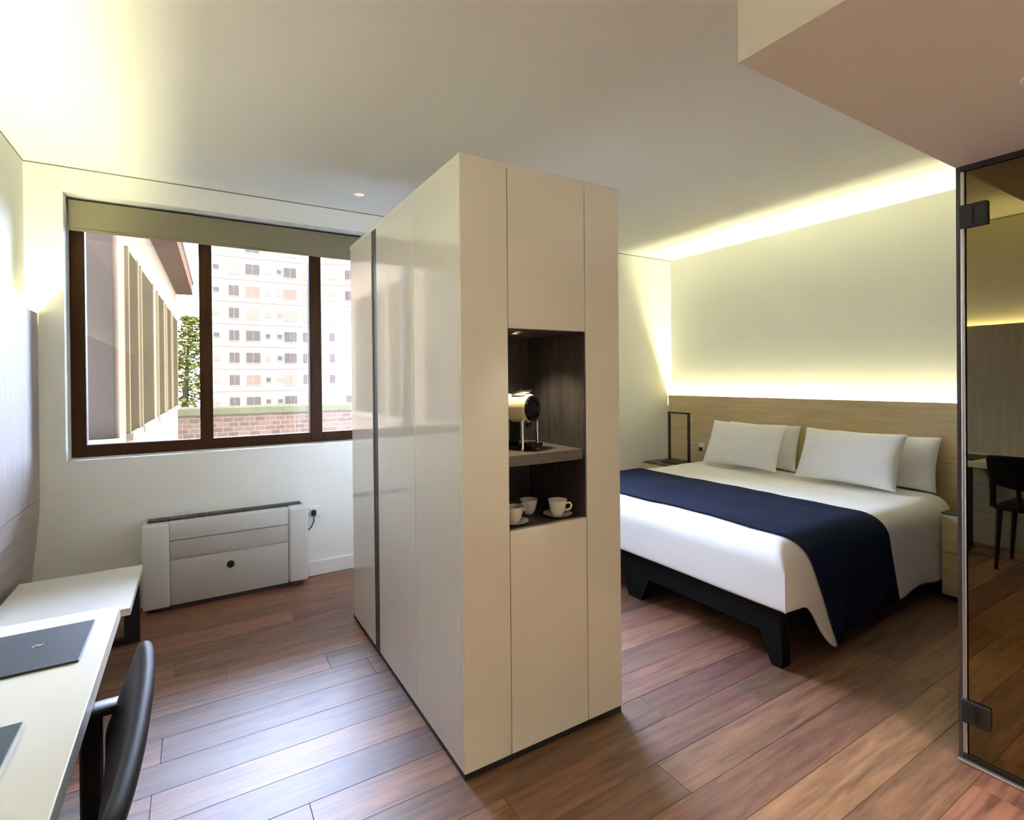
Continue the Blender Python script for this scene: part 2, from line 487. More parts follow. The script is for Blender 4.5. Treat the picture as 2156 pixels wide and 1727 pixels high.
def downlight(name, loc, label, lit, power, r=0.045, group=None):
    t = thing(name, label, 'downlight', loc, group=group)
    MB().lathe([(r*0.72, -0.001), (r*0.78, -0.006), (r*1.1, -0.005), (r*1.15, 0.0)], n=24).build('bezel', M['plastic'], t, smooth=True)
    MB().lathe([(r*0.72, -0.0015), (0.0, -0.0012)], n=24).build('lens', lit, t)
    if power > 0:
        l = bpy.data.lights.new('fill_spot_lamp', 'SPOT')
        l.energy = power; l.color = WARM; l.spot_size = R(98); l.spot_blend = 0.7; l.shadow_soft_size = 0.035
        o = bpy.data.objects.new('fill_spot_lamp', l); COL.objects.link(o)
        o.location = (0, 0, -0.02); o.parent = t
    return t
M['lens_fill'] = emit('fill_lens_on', WARM, 0.7)
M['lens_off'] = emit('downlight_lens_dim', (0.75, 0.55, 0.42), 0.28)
downlight('ceiling_downlight', (0.975, 3.57, HC), 'small round downlight in the ceiling near the window', M['lens_off'], 0)
downlight('soffit_downlight', (1.835, 0.42, SZ), 'round downlight in the soffit by the glass door', M['lens_off'], 0)
downlight('added_corridor_fill', (1.835, -0.75, SZ), 'round fill downlight added out of view along the corridor soffit', M['lens_fill'], FILL_W)  # added lamp out of view, lifts the ambient light
downlight('added_entry_fill', (0.45, -0.75, HC), 'round fill downlight added out of view in the high ceiling', M['lens_fill'], FILL_W)  # unseen fill lamp, added to brighten wardrobe front and desk

# ================================================================== HEADBOARD AND LEFT PANELLING
hb = thing('headboard', 'long pale oak headboard panel running along the lit wall', 'headboard', (HBX, 0, 0))
zz = [0.0, 0.40, 0.80, HBZ]
for a, b in zip(zz, zz[1:]):
    MB().box((0.0, SY+0.02, a+0.001), (0.008, YF-0.004, b-0.001 if b < HBZ else b), 0.0012).build('board', M['oak'], hb)
MB().box((0.0085, SY+0.02, 0.0), (0.0562, YF-0.004, HBZ-0.106)).build('batten', M['darkwood'], hb)

pn = thing('wall_panelling', 'greige wood wall panelling beside the desk, lit along its top', 'panelling', (PX, 0, 0))
yy = [YN+0.3, -0.2, 1.2, 2.6, YF-0.004]
for a, b in zip(yy, yy[1:]):
    MB().box((-0.008, a+0.001, 0.742), (0.0, b-0.001, PZ), 0.001).build('panel', M['panel'], pn)
# lower boards step back towards the wall
prof = [(0.740, 0.0), (0.620, -0.006), (0.500, -0.016), (0.380, -0.030), (0.260, -0.040), (0.0, -0.042)]
for (za, xa), (zb, xb) in zip(prof, prof[1:]):
    MB().prism([(xa, za-0.001), (xb, zb+0.001), (-0.054, zb+0.001), (-0.054, za-0.001)], 'y', yy[0], YF-0.004).build('board', M['panelh'], pn)
MB().box((-0.0545, yy[0], 0.745), (-0.0085, YF-0.004, PZ-0.066)).build('batten', M['darkwood'], pn)

# ================================================================== WARDROBE ISLAND
AX0, AX1, AY0, AY1, AZ = 0.79, 1.522, 1.637, 3.126, 2.186
wd = thing('wardrobe', 'tall glossy cream wardrobe island with a dark coffee niche', 'wardrobe', (AX0, AY0, 0))
def wbox(name, a, b, mat, bev=0.0015, par=wd):
    o = (AX0, AY0, 0)
    return MB().box([p-q for p, q in zip(a, o)], [p-q for p, q in zip(b, o)], bev).build(name, mat, par)
T = 0.02
ZB = 0.024     # underside of the fronts, above the black plinth
NX0, NX1, NZ0, NZ1 = 0.982, 1.335, 0.842, 1.585
S1, S2 = 0.982, 1.342
g = 0.0016
wbox('plinth', (AX0+0.002, AY0+0.002, 0.0), (AX1-0.002, AY1-0.002, ZB-0.001), M['black'])
wbox('top_panel', (AX0+0.0005, AY0+0.0005, AZ-T), (AX1, AY1, AZ), M['lacquer'])
wbox('back_panel', (AX0+T, AY1-T, ZB), (AX1-T, AY1, AZ-T), M['lacquer'])
# front
wbox('front_panel', (AX0, AY0, ZB), (S1-g, AY0+T, AZ-0.0005), M['lacquer'])
wbox('front_panel', (S2+g, AY0, ZB), (AX1, AY0+T, AZ-0.0005), M['lacquer'])
wbox('cabinet_door', (S1+g, AY0, NZ1), (S2-g, AY0+T, AZ-0.0005), M['lacquer'])
wbox('cabinet_door', (S1+g, AY0, ZB), (S2-g, AY0+T, NZ0), M['lacquer'])
# side towards the desk
wbox('side_door', (AX0, AY0+T+g, ZB), (AX0+T, 2.09-g, AZ-T), M['lacquer'])
wbox('side_door', (AX0, 2.09+g, ZB), (AX0+T, 2.602, AZ-T), M['lacquer'])
wbox('side_door', (AX0, 2.69, ZB), (AX0+T, AY1-T-g, AZ-T), M['lacquer'])
wbox('handle_channel', (AX0+0.004, 2.603, ZB-0.006), (AX0+0.05, 2.692, AZ-T-0.002), M['grille'])
# side towards the bed
for a, b in ((AY0+T+g, 2.38), (2.383, AY1-T-g)):
    wbox('side_door', (AX1-T, a, ZB), (AX1, b, AZ-T), M['lacquer'])
wbox('carcass', (AX0+T+0.035, AY0+0.46, ZB), (AX1-T-0.002, AY1-T-0.002, AZ-T-0.002), M['darkwood'])
# niche lining: five dark boards
ND = 0.42
wbox('niche_back', (NX0, AY0+ND-0.012, NZ0), (NX1, AY0+ND, NZ1), M['darkwood'])
wbox('niche_side', (NX0-0.012, AY0+T, NZ0-0.012), (NX0, AY0+ND, NZ1+0.012), M['darkwood'])
wbox('niche_side', (NX1, AY0+T-0.019, NZ0-0.001), (NX1+0.004, AY0+ND, NZ1+0.001), M['darkwood'])
wbox('niche_top', (NX0, AY0+T, NZ1), (NX1, AY0+ND, NZ1+0.012), M['darkwood'])
wbox('niche_floor', (NX0, AY0+0.001, NZ0-0.004), (NX1, AY0+ND-0.012, NZ0), M['darkwood'], 0.0)
SHZ = 1.115
wbox('niche_shelf', (NX0, AY0+0.012, SHZ-0.042), (NX1, AY0+ND-0.012, SHZ), M['shelfwood'], 0.002)
sp = thing('niche_spotlight', 'small round spotlight under the top of the coffee niche', 'spotlight', (1.10, 1.78, NZ1))
MB().lathe([(0.024, -0.001), (0.026, -0.006), (0.034, -0.005), (0.036, 0.0)], n=20).build('bezel', M['chrome'], sp, smooth=True)
MB().lathe([(0.024, -0.002), (0.0, -0.0018)], n=20).build('lens', emit('niche_lens', (1, 0.95, 0.8), 3.0), sp)
l = bpy.data.lights.new('niche_lamp', 'SPOT'); l.energy = 2.6; l.color = WARM; l.spot_size = R(120); l.spot_blend = 0.6; l.shadow_soft_size = 0.015
o = bpy.data.objects.new('niche_lamp', l); COL.objects.link(o); o.location = (0, 0, -0.012); o.parent = sp

# coffee machine on the shelf
cm = thing('coffee_machine', 'small capsule coffee machine with cream top on the niche shelf', 'coffee machine', (1.135, 1.80, SHZ), R(22))
ry = Matrix.Rotation(R(90), 4, 'X')
MB().box((-0.05, -0.02, 0.0), (0.05, 0.17, 0.018), 0.006, 2).build('base', M['gloss_black'], cm)
MB().box((-0.045, 0.03, 0.018), (0.045, 0.16, 0.125), 0.01, 2).build('body', M['gloss_black'], cm)
MB().lathe([(0.0, -0.16), (0.050, -0.16), (0.058, -0.15), (0.058, 0.045), (0.052, 0.055)], (0, 0, 0.165), 28, ry).build('head_shell', M['cream_plastic'], cm, smooth=True)
MB().lathe([(0.0515, 0.0), (0.050, 0.010), (0.036, 0.012), (0.034, 0.006), (0.0, 0.008)], (0, -0.054, 0.165), 28, ry).build('front_disc', M['gloss_black'], cm, smooth=True)
MB().tube([(-0.052, -0.045, 0.0), (-0.052, -0.045, 0.108), (-0.044, -0.045, 0.118), (0.044, -0.045, 0.118), (0.052, -0.045, 0.108), (0.052, -0.045, 0.0)], 0.0065, 10).build('chrome_frame', M['chrome'], cm, smooth=True)
MB().box((-0.036, -0.085, 0.010), (0.036, -0.02, 0.028), 0.005, 2).build('drip_tray', M['gloss_black'], cm)
MB().tube([(0, -0.038, 0.112), (0, -0.038, 0.088)], [0.014, 0.010], 14).build('spout', M['gloss_black'], cm, smooth=True)
lv = MB().tube([(-0.03, 0.02, 0.222), (-0.03, -0.03, 0.236), (0.03, -0.03, 0.236), (0.03, 0.02, 0.222)], 0.006, 10).build('lever', M['chrome'], cm, smooth=True)

# cups
def cup(name, loc, label, rot, saucer=True, tilt=0.0, s=1.0):
    t = thing(name, label, 'cup', loc, rot, group='coffee cups in the niche')
    z0 = 0.006 if saucer else 0.0
    if saucer:
        MB().lathe([(0.0, 0.001), (0.026, 0.0), (0.030, 0.003), (0.056, 0.012), (0.059, 0.014), (0.056, 0.015), (0.030, 0.006), (0.0, 0.005)], n=28).build('saucer', M['china'], t, smooth=True)
    c = MB().lathe([(0.0, 0.0), (0.020*s, 0.0), (0.022*s, 0.004), (0.030*s, 0.018*s), (0.0385*s, 0.058*s), (0.040*s, 0.062*s), (0.038*s, 0.062*s), (0.028*s, 0.022*s), (0.018*s, 0.008), (0.0, 0.006)], n=28).build('bowl', M['china'], t, smooth=True, loc=(0, 0, z0))
    h = MB().tube([(0.034*s, 0, 0.048*s), (0.050*s, 0, 0.050*s), (0.056*s, 0, 0.038*s), (0.050*s, 0, 0.024*s), (0.031*s, 0, 0.020*s)], 0.0042, 8).build('handle', M['china'], c, smooth=True)
    return t
cup('espresso_cup', (1.045, 1.715, NZ0), 'white cup and saucer at the open front corner of the niche', R(20))
cup('espresso_cup', (1.180, 1.815, NZ0), 'white cup without a saucer, middle of the niche cups', R(200), saucer=False, s=0.95)
cup('espresso_cup', (1.252, 1.712, NZ0), 'white cup and saucer nearest the bed side of the niche', R(-35))

# ================================================================== BED
BX0, BX1, BY0, BY1 = 2.385, 4.372, 1.465, 3.360
bed = thing('bed', 'wide dark leather bed base with a mattress under white bedding', 'bed', (BX0, BY0, 0))
def bbox(name, a, b, mat, bev=0.004, seg=2):
    return MB().box([p-q for p, q in zip(a, (BX0, BY0, 0))], [p-q for p, q in zip(b, (BX0, BY0, 0))], bev, seg).build(name, mat, bed)
bbox('foot_rail', (BX0, BY0, 0.145), (BX0+0.05, BY1, 0.305), M['bedbase'], 0.008)
bbox('side_rail', (BX0+0.0505, BY0, 0.145), (BX1, BY0+0.05, 0.305), M['bedbase'], 0.008)
bbox('side_rail', (BX0+0.0505, BY1-0.05, 0.145), (BX1, BY1, 0.305), M['bedbase'], 0.008)
bbox('slat_deck', (BX0+0.051, BY0+0.051, 0.20), (BX1, BY1-0.051, 0.262), M['bedbase'], 0.0)
bbox('mattress', (BX0+0.055, BY0+0.055, 0.265), (BX1-0.005, BY1-0.055, 0.545), M['sheet'], 0.05, 4)
def bed_leg(yc, ya, yb):
    """bracket leg: wide under the rail, narrow at the floor"""
    pts = [(yc+ya, 0.150), (yc+yb, 0.150), (yc+yb*0.45, 0.0), (yc+ya*0.45, 0.0)]
    o = MB().prism([(p[0]-BY0, p[1]) for p in pts], 'x', 0.0, 0.07)
    return o.build('leg', M['bedbase'], bed)
o = MB().prism([(0.0, 0.15), (0.11, 0.15), (0.055, 0.0), (0.0, 0.0)], 'x', 0.0, 0.07).build('leg', M['bedbase'], bed)
bed_leg(2.44, -0.12, 0.12)
w_ = BY1-BY0
MB().prism([(w_, 0.15), (w_-0.11, 0.15), (w_-0.055, 0.0), (w_, 0.0)], 'x', 0.0, 0.07).build('leg', M['bedbase'], bed)
for yy_ in (0.0, w_-0.06):
    MB().box((1.86, yy_, 0.0), (1.92, yy_+0.06, 0.15)).build('leg', M['bedbase'], bed)

# duvet: one sheet over the bed, rounded, hanging on both sides, tucked at the foot
DXF, DYN, DYF, DZT = 2.352, 1.428, 3.398, 0.600   # outer faces and top
RAD = 0.115
def lerp(a, b, t): return a+(b-a)*t
def sstep(t):
    t = max(0, min(1, t)); return t*t*(3-2*t)
def hem(X):
    if X < 2.50: return 0.285
    if X < 2.74: return lerp(0.285, 0.036, sstep((X-2.50)/0.24))
    if X < 3.05: return lerp(0.036, 0.112, sstep((X-2.74)/0.31))
    return 0.115 + 0.006*math.sin(X*9)
def xpath(s):
    """s 0..1 from the foot hem up and along to the head: X and the drop below the top"""
    face = 0.315-RAD
    arc = RAD*math.pi/2
    top = 4.23-(DXF+RAD)
    d = s*(face+arc+top)
    if d < face: return DXF + 0.012*math.sin(math.pi*d/face)*0, 0.315-d
    d -= face
    if d < arc:
        a = d/RAD
        return DXF+RAD*(1-math.cos(a)), RAD*(1-math.sin(a))
    d -= arc
    return DXF+RAD+d, 0.0
def bed_point(X, dropx, t, zh, off=0.0):
    """t -1..1 across: -1 near hem, 1 far hem"""
    halftop = (DYF-DYN)/2-RAD
    arc = RAD*math.pi/2
    yc = (DYF+DYN)/2
    sgn = -1 if t < 0 else 1
    tt = abs(t)
    z_h = zh if sgn < 0 else 0.16
    face = max(0.02, DZT-RAD-z_h)
    # fixed fractions so that rows line up
    if tt < 0.62:
        Y, dy, out = halftop*tt/0.62, 0.0, 0.0
    elif tt < 0.76:
        a = (tt-0.62)/0.14*math.pi/2
        Y, dy, out = halftop+RAD*math.sin(a), RAD*(1-math.cos(a)), math.sin(a)
    else:
        q = (tt-0.76)/0.24
        Y, dy, out = halftop+RAD, RAD+face*q, 1.0
        if sgn < 0:
            fl_ = 0.030*q*(0.5+0.5*math.sin(X*13.0)) * (1 if X > 2.7 else 0.4)
            fl_ += 0.035*q*math.exp(-((X-2.74)/0.09)**2)
            fl_ += (0.014 if X > 2.55 else 0.0)*q*noise.noise(Vector((X*6.0, 0.4, z_h+q*1.5)))
            Y += fl_
    drop = (dropx**4 + dy**4)**0.25
    if tt > 0.76: drop = max(dropx, dy)
    # slight puff and creases
    n_ = noise.noise(Vector((X*2.6, sgn*Y*2.2, 3.1)))*0.010 + noise.noise(Vector((X*7, sgn*Y*7, 1.7)))*0.004
    z = DZT - drop + (n_ if dropx < 0.02 and dy < 0.02 else n_*0.3) + off*(1-out)
    Yw = yc + sgn*(Y + off*out)
    xo = X - (off if dropx > 0.02 else 0)
    return (xo, Yw, max(z, z_h if tt > 0.76 else 0.10))
NS, NT = 84, 96
rows = []
for i in range(NS+1):
    X, dx_ = xpath(i/NS)
    r_ = []
    for k in range(NT+1):
        t = -1+2*k/NT
        r_.append(bed_point(X, dx_, t, hem(X) if dx_ < 0.02 else 0.285))
    rows.append(r_)
dv = MB().sheet(rows).build('duvet', M['sheet'], smooth=True)
md = dv.modifiers.new('thick', 'SOLIDIFY'); md.thickness = 0.016; md.offset = -1.0
md = dv.modifiers.new('soft', 'SUBSURF'); md.levels = 1; md.render_levels = 1
tag(dv, 'white duvet covering the bed and hanging down its side', 'duvet')
# bed runner
rows = []
NR = 40
for i in range(NR+1):
    u = i/NR
    r_ = []
    for k in range(NT+1):
        t = -0.992+1.984*k/NT
        q = max(0.0, (abs(t)-0.62)/0.38)
        xl = 2.500 + 0.235*q**1.3 if t < 0 else 2.49
        xr = 3.300 + 0.115*q if t < 0 else 3.30
        X = lerp(xl, xr, u)
        r_.append(bed_point(X, 0.0, t, hem(X)+0.012*max(0, 1-abs(X-2.85)/0.4)-0.006, 0.009))
    rows.append(r_)
rn = MB().sheet(rows).build('bed_runner', M['navy'], smooth=True)
md = rn.modifiers.new('thick', 'SOLIDIFY'); md.thickness = 0.006; md.offset = 1.0
tag(rn, 'dark navy bed runner laid across the foot of the bed', 'bed runner')

# pillows
def pillow(loc, W, H, T_, lean, yaw, label, seed):
    mb = MB()
    n = 22
    for side in (1, -1):
        rws = []
        for i in range(n+1):
            v = -1+2*i/n
            rr = []
            for k in range(n+1):
                u = -1+2*k/n
                px = u*W/2*(1-0.055*(1-v*v)) 
                pz = v*H/2*(1-0.075*(1-u*u))
                th = T_/2*(max(0, (1-u*u)*(1-v*v)))**0.42
                th *= 1+0.12*noise.noise(Vector((u*1.7+seed, v*1.7, seed)))
                th += 0.004*noise.noise(Vector((u*5+seed, v*5, 2)))*(1 if abs(u) < 1 and abs(v) < 1 else 0)
                rr.append((side*th, px, pz))
            rws.append(rr)
        mb.sheet(rws)
    bmesh.ops.remove_doubles(mb.bm, verts=mb.bm.verts, dist=1e-5)
    o = mb.build('pillow', M['pillow'], smooth=True)
    o.rotation_euler = (0, lean, yaw)
    o.location = loc
    tag(o, label, 'pillow', 'pillows on the bed')
    md = o.modifiers.new('soft', 'SUBSURF'); md.levels = 1; md.render_levels = 1
    return o
pillow((4.262, 2.80, 0.797), 0.70, 0.40, 0.15, R(14), 0, 'white pillow against the headboard, mostly hidden, on the window side', 1)
pillow((4.262, 1.845, 0.792), 0.70, 0.39, 0.15, R(14), 0, 'white pillow against the headboard, next to the glass door side', 4)
pillow((4.060, 2.835, 0.812), 0.72, 0.425, 0.15, R(25), R(1), 'front white pillow on the window side of the bed', 7)
pillow((4.060, 1.985, 0.808), 0.72, 0.425, 0.15, R(25), R(-1), 'front white pillow, large one nearer the glass door', 9)

# nightstands
def nightstand(loc, y0, y1, label):
    t = thing('nightstand', label, 'nightstand', loc, group='oak nightstands beside the bed')
    d0, d1, H = 0.0, 0.40, 0.545
    MB().box((d0+0.018, y0, 0.035), (d1, y1, H-0.012), 0.002).build('body', M['oak'], t)
    MB().box((d0, y0+0.002, 0.30), (d0+0.017, y1-0.002, H-0.014), 0.002).build('drawer_front', M['oak'], t)
    MB().box((d0, y0+0.002, 0.036), (d0+0.017, y1-0.002, 0.296), 0.002).build('drawer_front', M['oak'], t)
    MB().box((d0-0.002, y0, H-0.012), (d1, y1, H), 0.002).build('top', M['darkwood'], t)
    MB().box((d0+0.03, y0+0.02, 0.0), (d1-0.01, y1-0.02, 0.035)).build('plinth', M['black'], t)
    return t
nightstand((3.968, 0, 0), 1.000, 1.395, 'oak nightstand with dark top between bed and glass door')
nightstand((3.905, 0, 0), 3.432, 3.860, 'oak nightstand with dark top in the corner under the lamp')

# bedside lamp: a slim rectangular frame
lp = thing('table_lamp', 'slim dark rectangular frame lamp on the corner nightstand', 'lamp', (4.12, 3.585, 0.545))
MB().box((-0.11, -0.135, 0.0), (0.09, 0.135, 0.012), 0.003).build('base', M['lampmetal'], lp)
for s in (-1, 1):
    MB().box((-0.011, s*0.122-0.011, 0.012), (0.011, s*0.122+0.011, 0.49), 0.002).build('post', M['lampmetal'], lp)
MB().box((-0.013, -0.135, 0.488), (0.013, 0.135, 0.506), 0.002).build('top_bar', M['lampmetal'], lp)
MB().box((-0.008, -0.115, 0.485), (0.008, 0.115, 0.488)).build('light_strip', M['plastic'], lp)
sk = thing('wall_socket', 'pale socket with a dark plug on the headboard beside the lamp', 'socket', (HBX, 3.52, 0.70))
MB().box((-0.008, -0.035, -0.035), (-0.0005, 0.035, 0.035), 0.003).build('plate', M['plastic'], sk)
MB().box((-0.030, -0.018, -0.045), (-0.008, 0.018, -0.010), 0.005, 2).build('plug', M['black'], sk)

# ================================================================== DESK SIDE
dk = thing('desk', 'long cream desk along the panelled wall', 'desk', (-0.47, 0.85, 0))
def dbox(name, a, b, mat, bev=0.002, seg=1):
    return MB().box([p-q for p, q in zip(a, (-0.47, 0.85, 0))], [p-q for p, q in zip(b, (-0.47, 0.85, 0))], bev, seg).build(name, mat, dk)
DZ = 0.75
dbox('tabletop', (PX+0.003, -0.35, DZ-0.042), (-0.190, 1.903, DZ), M['desk'], 0.0025, 2)
for y0 in (-0.25, 1.70):
    dbox('leg', (-0.43, y0, 0.0), (-0.39, y0+0.04, DZ-0.043), M['black'])
    dbox('leg', (-0.70, y0, 0.0), (-0.66, y0+0.04, DZ-0.043), M['black'])
    dbox('floor_bar', (-0.66, y0+0.003, 0.0), (-0.43, y0+0.037, 0.03), M['black'])
dbox('apron', (-0.70, -0.21, DZ-0.10), (-0.68, 1.70, DZ-0.043), M['black'])

dm = thing('desk_folder', 'slate leather folder with a small silver mark on the desk', 'folder', (-0.44, 1.685, DZ))
MB().box((-0.20, -0.122, 0.0), (0.205, 0.126, 0.005), 0.002).build('cover', M['deskmat'], dm)
mk = MB()
mk.tube([(-0.008, -0.006, 0.0), (0.0, 0.008, 0.0), (0.010, -0.002, 0.0)], 0.0022, 6)
mk.tube([(0.002, -0.006, 0.0), (0.012, 0.008, 0.0)], 0.0022, 6)
mk.build('mark', M['silver'], dm, loc=(0.105, 0.012, 0.0055))
bk = thing('guest_book', 'dark teal booklet lying at the near end of the desk', 'book', (-0.42, 1.165, DZ))
MB().box((-0.145, -0.15, 0.0), (0.145, 0.15, 0.012)).build('pages', M['paper'], bk)
MB().box((-0.148, -0.153, 0.0122), (0.140, 0.153, 0.0145), 0.001).build('cover', M['teal'], bk)

# luggage bench beyond the desk
bn = thing('luggage_bench', 'low white bench by the window end of the panelling, on dark legs', 'bench', (-0.50, 3.18, 0))
def nbox(name, a, b, mat, bev=0.002):
    return MB().box([p-q for p, q in zip(a, (-0.50, 3.18, 0))], [p-q for p, q in zip(b, (-0.50, 3.18, 0))], bev).build(name, mat, bn)
nbox('top', (PX+0.003, 2.86, 0.368), (-0.250, 3.500, 0.400), M['white'])
for y0 in (2.91, 3.455):
    fx = -0.262 if y0 > 3 else -0.40
    nbox('leg', (fx-0.068, y0, 0.0), (fx, y0+0.04, 0.367), M['black'])
    nbox('leg', (-0.70, y0, 0.0), (-0.655, y0+0.04, 0.367), M['black'])
    nbox('floor_bar', (-0.655, y0+0.002, 0.0), (fx-0.068, y0+0.038, 0.034), M['black'])

# armchair tucked under the desk
ch = thing('desk_chair', 'dark stained wooden armchair with a curved back, tucked under the desk', 'chair', (-0.33, 1.15, 0))
CO = Vector((-0.33, 1.19, 0))
def cm_(p): return Vector(p)-CO
plan = [(-0.098, 1.485), (-0.090, 1.435), (-0.084, 1.36), (-0.081, 1.28), (-0.080, 1.19), (-0.081, 1.10), (-0.084, 1.02), (-0.090, 0.945), (-0.098, 0.895)]
rows = []
nb = len(plan)
for j in range(9):
    v = j/8
    rr = []
    for i in range(nb):
        t = abs(i-(nb-1)/2)/((nb-1)/2)
        zt = 0.830-0.008*t**2
        zb = 0.580+0.06*t**3
        z = lerp(zb, zt, v)
        x, y_ = plan[i]
        rr.append(cm_((x-0.068*(1-v), y_, z)))
    rows.append(rr)
bk_ = MB().sheet(rows).build('backrest', M['chair'], ch, smooth=True)
md = bk_.modifiers.new('thick', 'SOLIDIFY'); md.thickness = 0.030; md.offset = 0
md = bk_.modifiers.new('soft', 'SUBSURF'); md.levels = 2; md.render_levels = 2
sb = MB().box(cm_((-0.53, 0.97, 0.425)), cm_((-0.155, 1.46, 0.452)), 0.02, 3).build('seat', M['chair'], ch, smooth=True)
MB().box(cm_((-0.52, 0.985, 0.4522)), cm_((-0.175, 1.445, 0.470)), 0.008, 2).build('seat_pad', M['seatpad'], sb, smooth=True)
for ya in (1.470, 0.910):
    a_ = MB()
    a_.box(cm_((-0.36, ya-0.022, 0.684)), cm_((-0.128, ya+0.022, 0.704)), 0.006, 2)
    a_.build('armrest', M['seatpad'], ch, smooth=True)
    MB().box(cm_((-0.215, ya-0.015, 0.44)), cm_((-0.175, ya+0.015, 0.686)), 0.005).build('arm_post', M['chair'], ch)
for xa, ya, xb, yb in ((-0.185, 1.43, -0.160, 1.445), (-0.185, 0.99, -0.160, 0.975), (-0.50, 1.43, -0.53, 1.46), (-0.50, 1.0, -0.53, 0.97)):
    MB().tube([cm_((xa, ya, 0.43)), cm_((xb, yb, 0.0))], [0.019, 0.012], 12).build('leg', M['chair'], ch, smooth=True)
for yp in (1.06, 1.32):
    MB().tube([cm_((-0.168, yp, 0.43)), cm_((-0.160, yp, 0.53)), cm_((-0.138, yp, 0.62))], [0.016, 0.015, 0.012], 10).build('back_post', M['chair'], ch, smooth=True)

# wall heater
ht = thing('wall_heater', 'grey convector heater with a dark dial under the window', 'heater', (0.19, YF, 0))
def hbox(name, a, b, mat, bev=0.003, seg=2, par=None):
    return MB().box([p-q for p, q in zip(a, (0.19, YF, 0))], [p-q for p, q in zip(b, (0.19, YF, 0))], bev, seg).build(name, mat, par or ht, smooth=True)
HY = 3.80
hbox('case', (-0.1355, HY+0.014, 0.045), (0.5355, YF-0.001, 0.500), M['heater'])
hbox('base', (-0.25, HY+0.035, 0.0), (0.62, YF-0.001, 0.029), M['grille'])
hbox('end_cap', (-0.275, HY, 0.030), (-0.1365, YF-0.001, 0.534), M['heatercap'], 0.008, 3)
hbox('end_cap', (0.5365, HY, 0.030), (0.665, YF-0.001, 0.540), M['heatercap'], 0.022, 5)
hbox('fascia', (-0.136, HY+0.001, 0.432), (0.536, HY+0.075, 0.537), M['heatercap'], 0.003)
hbox('front_panel', (-0.134, HY+0.007, 0.312), (0.534, HY+0.02, 0.426), M['heater'], 0.002)
hbox('front_panel', (-0.134, HY+0.005, 0.036), (0.534, HY+0.02, 0.309), M['heater'], 0.002)
for k in range(14):
    hbox('grille_slat', (-0.250+k*0.0630, HY+0.080, 0.530), (-0.1885+k*0.0630, YF-0.012, 0.549), M['grille'], 0.001, 1)
dl = MB().lathe([(0.022, 0.0), (0.022, 0.012), (0.019, 0.018), (0.0, 0.019)], (0, 0, 0), 24, Matrix.Rotation(R(90), 4, 'X')).build('dial', M['black'], ht, smooth=True, loc=(0.0, HY+0.003-YF, 0.230))
ws = thing('wall_socket', 'white socket with dark plug and cord beside the heater', 'socket', (0.735, YF, 0.455))
MB().box((-0.040, -0.010, -0.034), (0.040, -0.0005, 0.040), 0.003).build('plate', M['plastic'], ws)
MB().box((-0.026, -0.038, -0.022), (0.004, -0.010, 0.016), 0.005, 2).build('plug', M['black'], ws)
MB().tube([(-0.012, -0.034, -0.018), (-0.014, -0.036, -0.06), (-0.030, -0.030, -0.10), (-0.072, -0.02, -0.14)], 0.0045, 8).build('cord', M['grille'], ws, smooth=True)

# ================================================================== OUTSIDE
EX = {}
EX['render'] = plain('peach_render', (0.0625, 0.0408, 0.0237), 0.9, 0.0, bscale=3, vary=0.08)
EX['pier'] = plain('ochre_pier', (0.0522, 0.0340, 0.0159), 0.9, 0.0)
EX['eave'] = plain('brown_eave', (0.0340, 0.0182, 0.0102), 0.9, 0.0)
EX['dark_glass'] = plain('smoky_window', (0.0125, 0.0085, 0.004), 0.5, 0.0)
EX['grey_glass'] = plain('grey_window', (0.0155, 0.0105, 0.0068), 0.10, 0.02)
EX['tower'] = plain('cream_tower_render', (0.0563, 0.0432, 0.0269), 0.9, 0.0, bscale=0.4, vary=0.05)
EX['band'] = plain('pale_tower_band', (0.0600, 0.0471, 0.0300), 0.9, 0.0)
EX['twin'] = plain('tower_window_frame', (0.0588, 0.0471, 0.0313), 0.6, 0.0)
EX['tpane'] = plain('tower_pane', (0.0182, 0.0124, 0.0079), 0.3, 0.02)
EX['tpane2'] = plain('tower_pane_blind', (0.0409, 0.0295, 0.0182), 0.5, 0.0)
EX['tpane3'] = plain('tower_pane_rose', (0.0391, 0.0235, 0.0149), 0.5, 0.0)
EX['brick'] = brick_mat('red_brick_wall')
EX['cap'] = plain('mossy_green_cap', (0.0250, 0.0215, 0.0102), 0.9, 0.0, bscale=6, vary=0.25)
EX['leaf'] = plain('leaf_green', (0.0204, 0.0204, 0.0028), 0.6, 0.0, bscale=4, vary=0.3)
EX['leaf2'] = plain('leaf_yellow_green', (0.0340, 0.0295, 0.0057), 0.6, 0.0, bscale=4, vary=0.3)
EX['bark'] = plain('bark', (0.0113, 0.0079, 0.0045), 0.9, 0.0)
EX['ground'] = plain('courtyard_paving', (0.0227, 0.0170, 0.0113), 0.9, 0.0, bscale=1.5, vary=0.1)

tag(MB().box((-40, YF+0.5, -9.2), (80, 140, -9.0)).build('ground', EX['ground']), 'grey courtyard ground far below the window', 'ground', kind='structure')

# neighbouring wing of the building, seen along its face
A = Vector((-0.51, 5.2)); B = Vector((-0.27, 12.0))
dirw = (B-A).normalized()
ang = math.atan2(dirw.y, dirw.x)
wg = thing('neighbouring_wing', 'peach wing of the building with tall narrow windows and brown eave', 'building', (A.x, A.y, -9.0), ang)
LW = (B-A).length
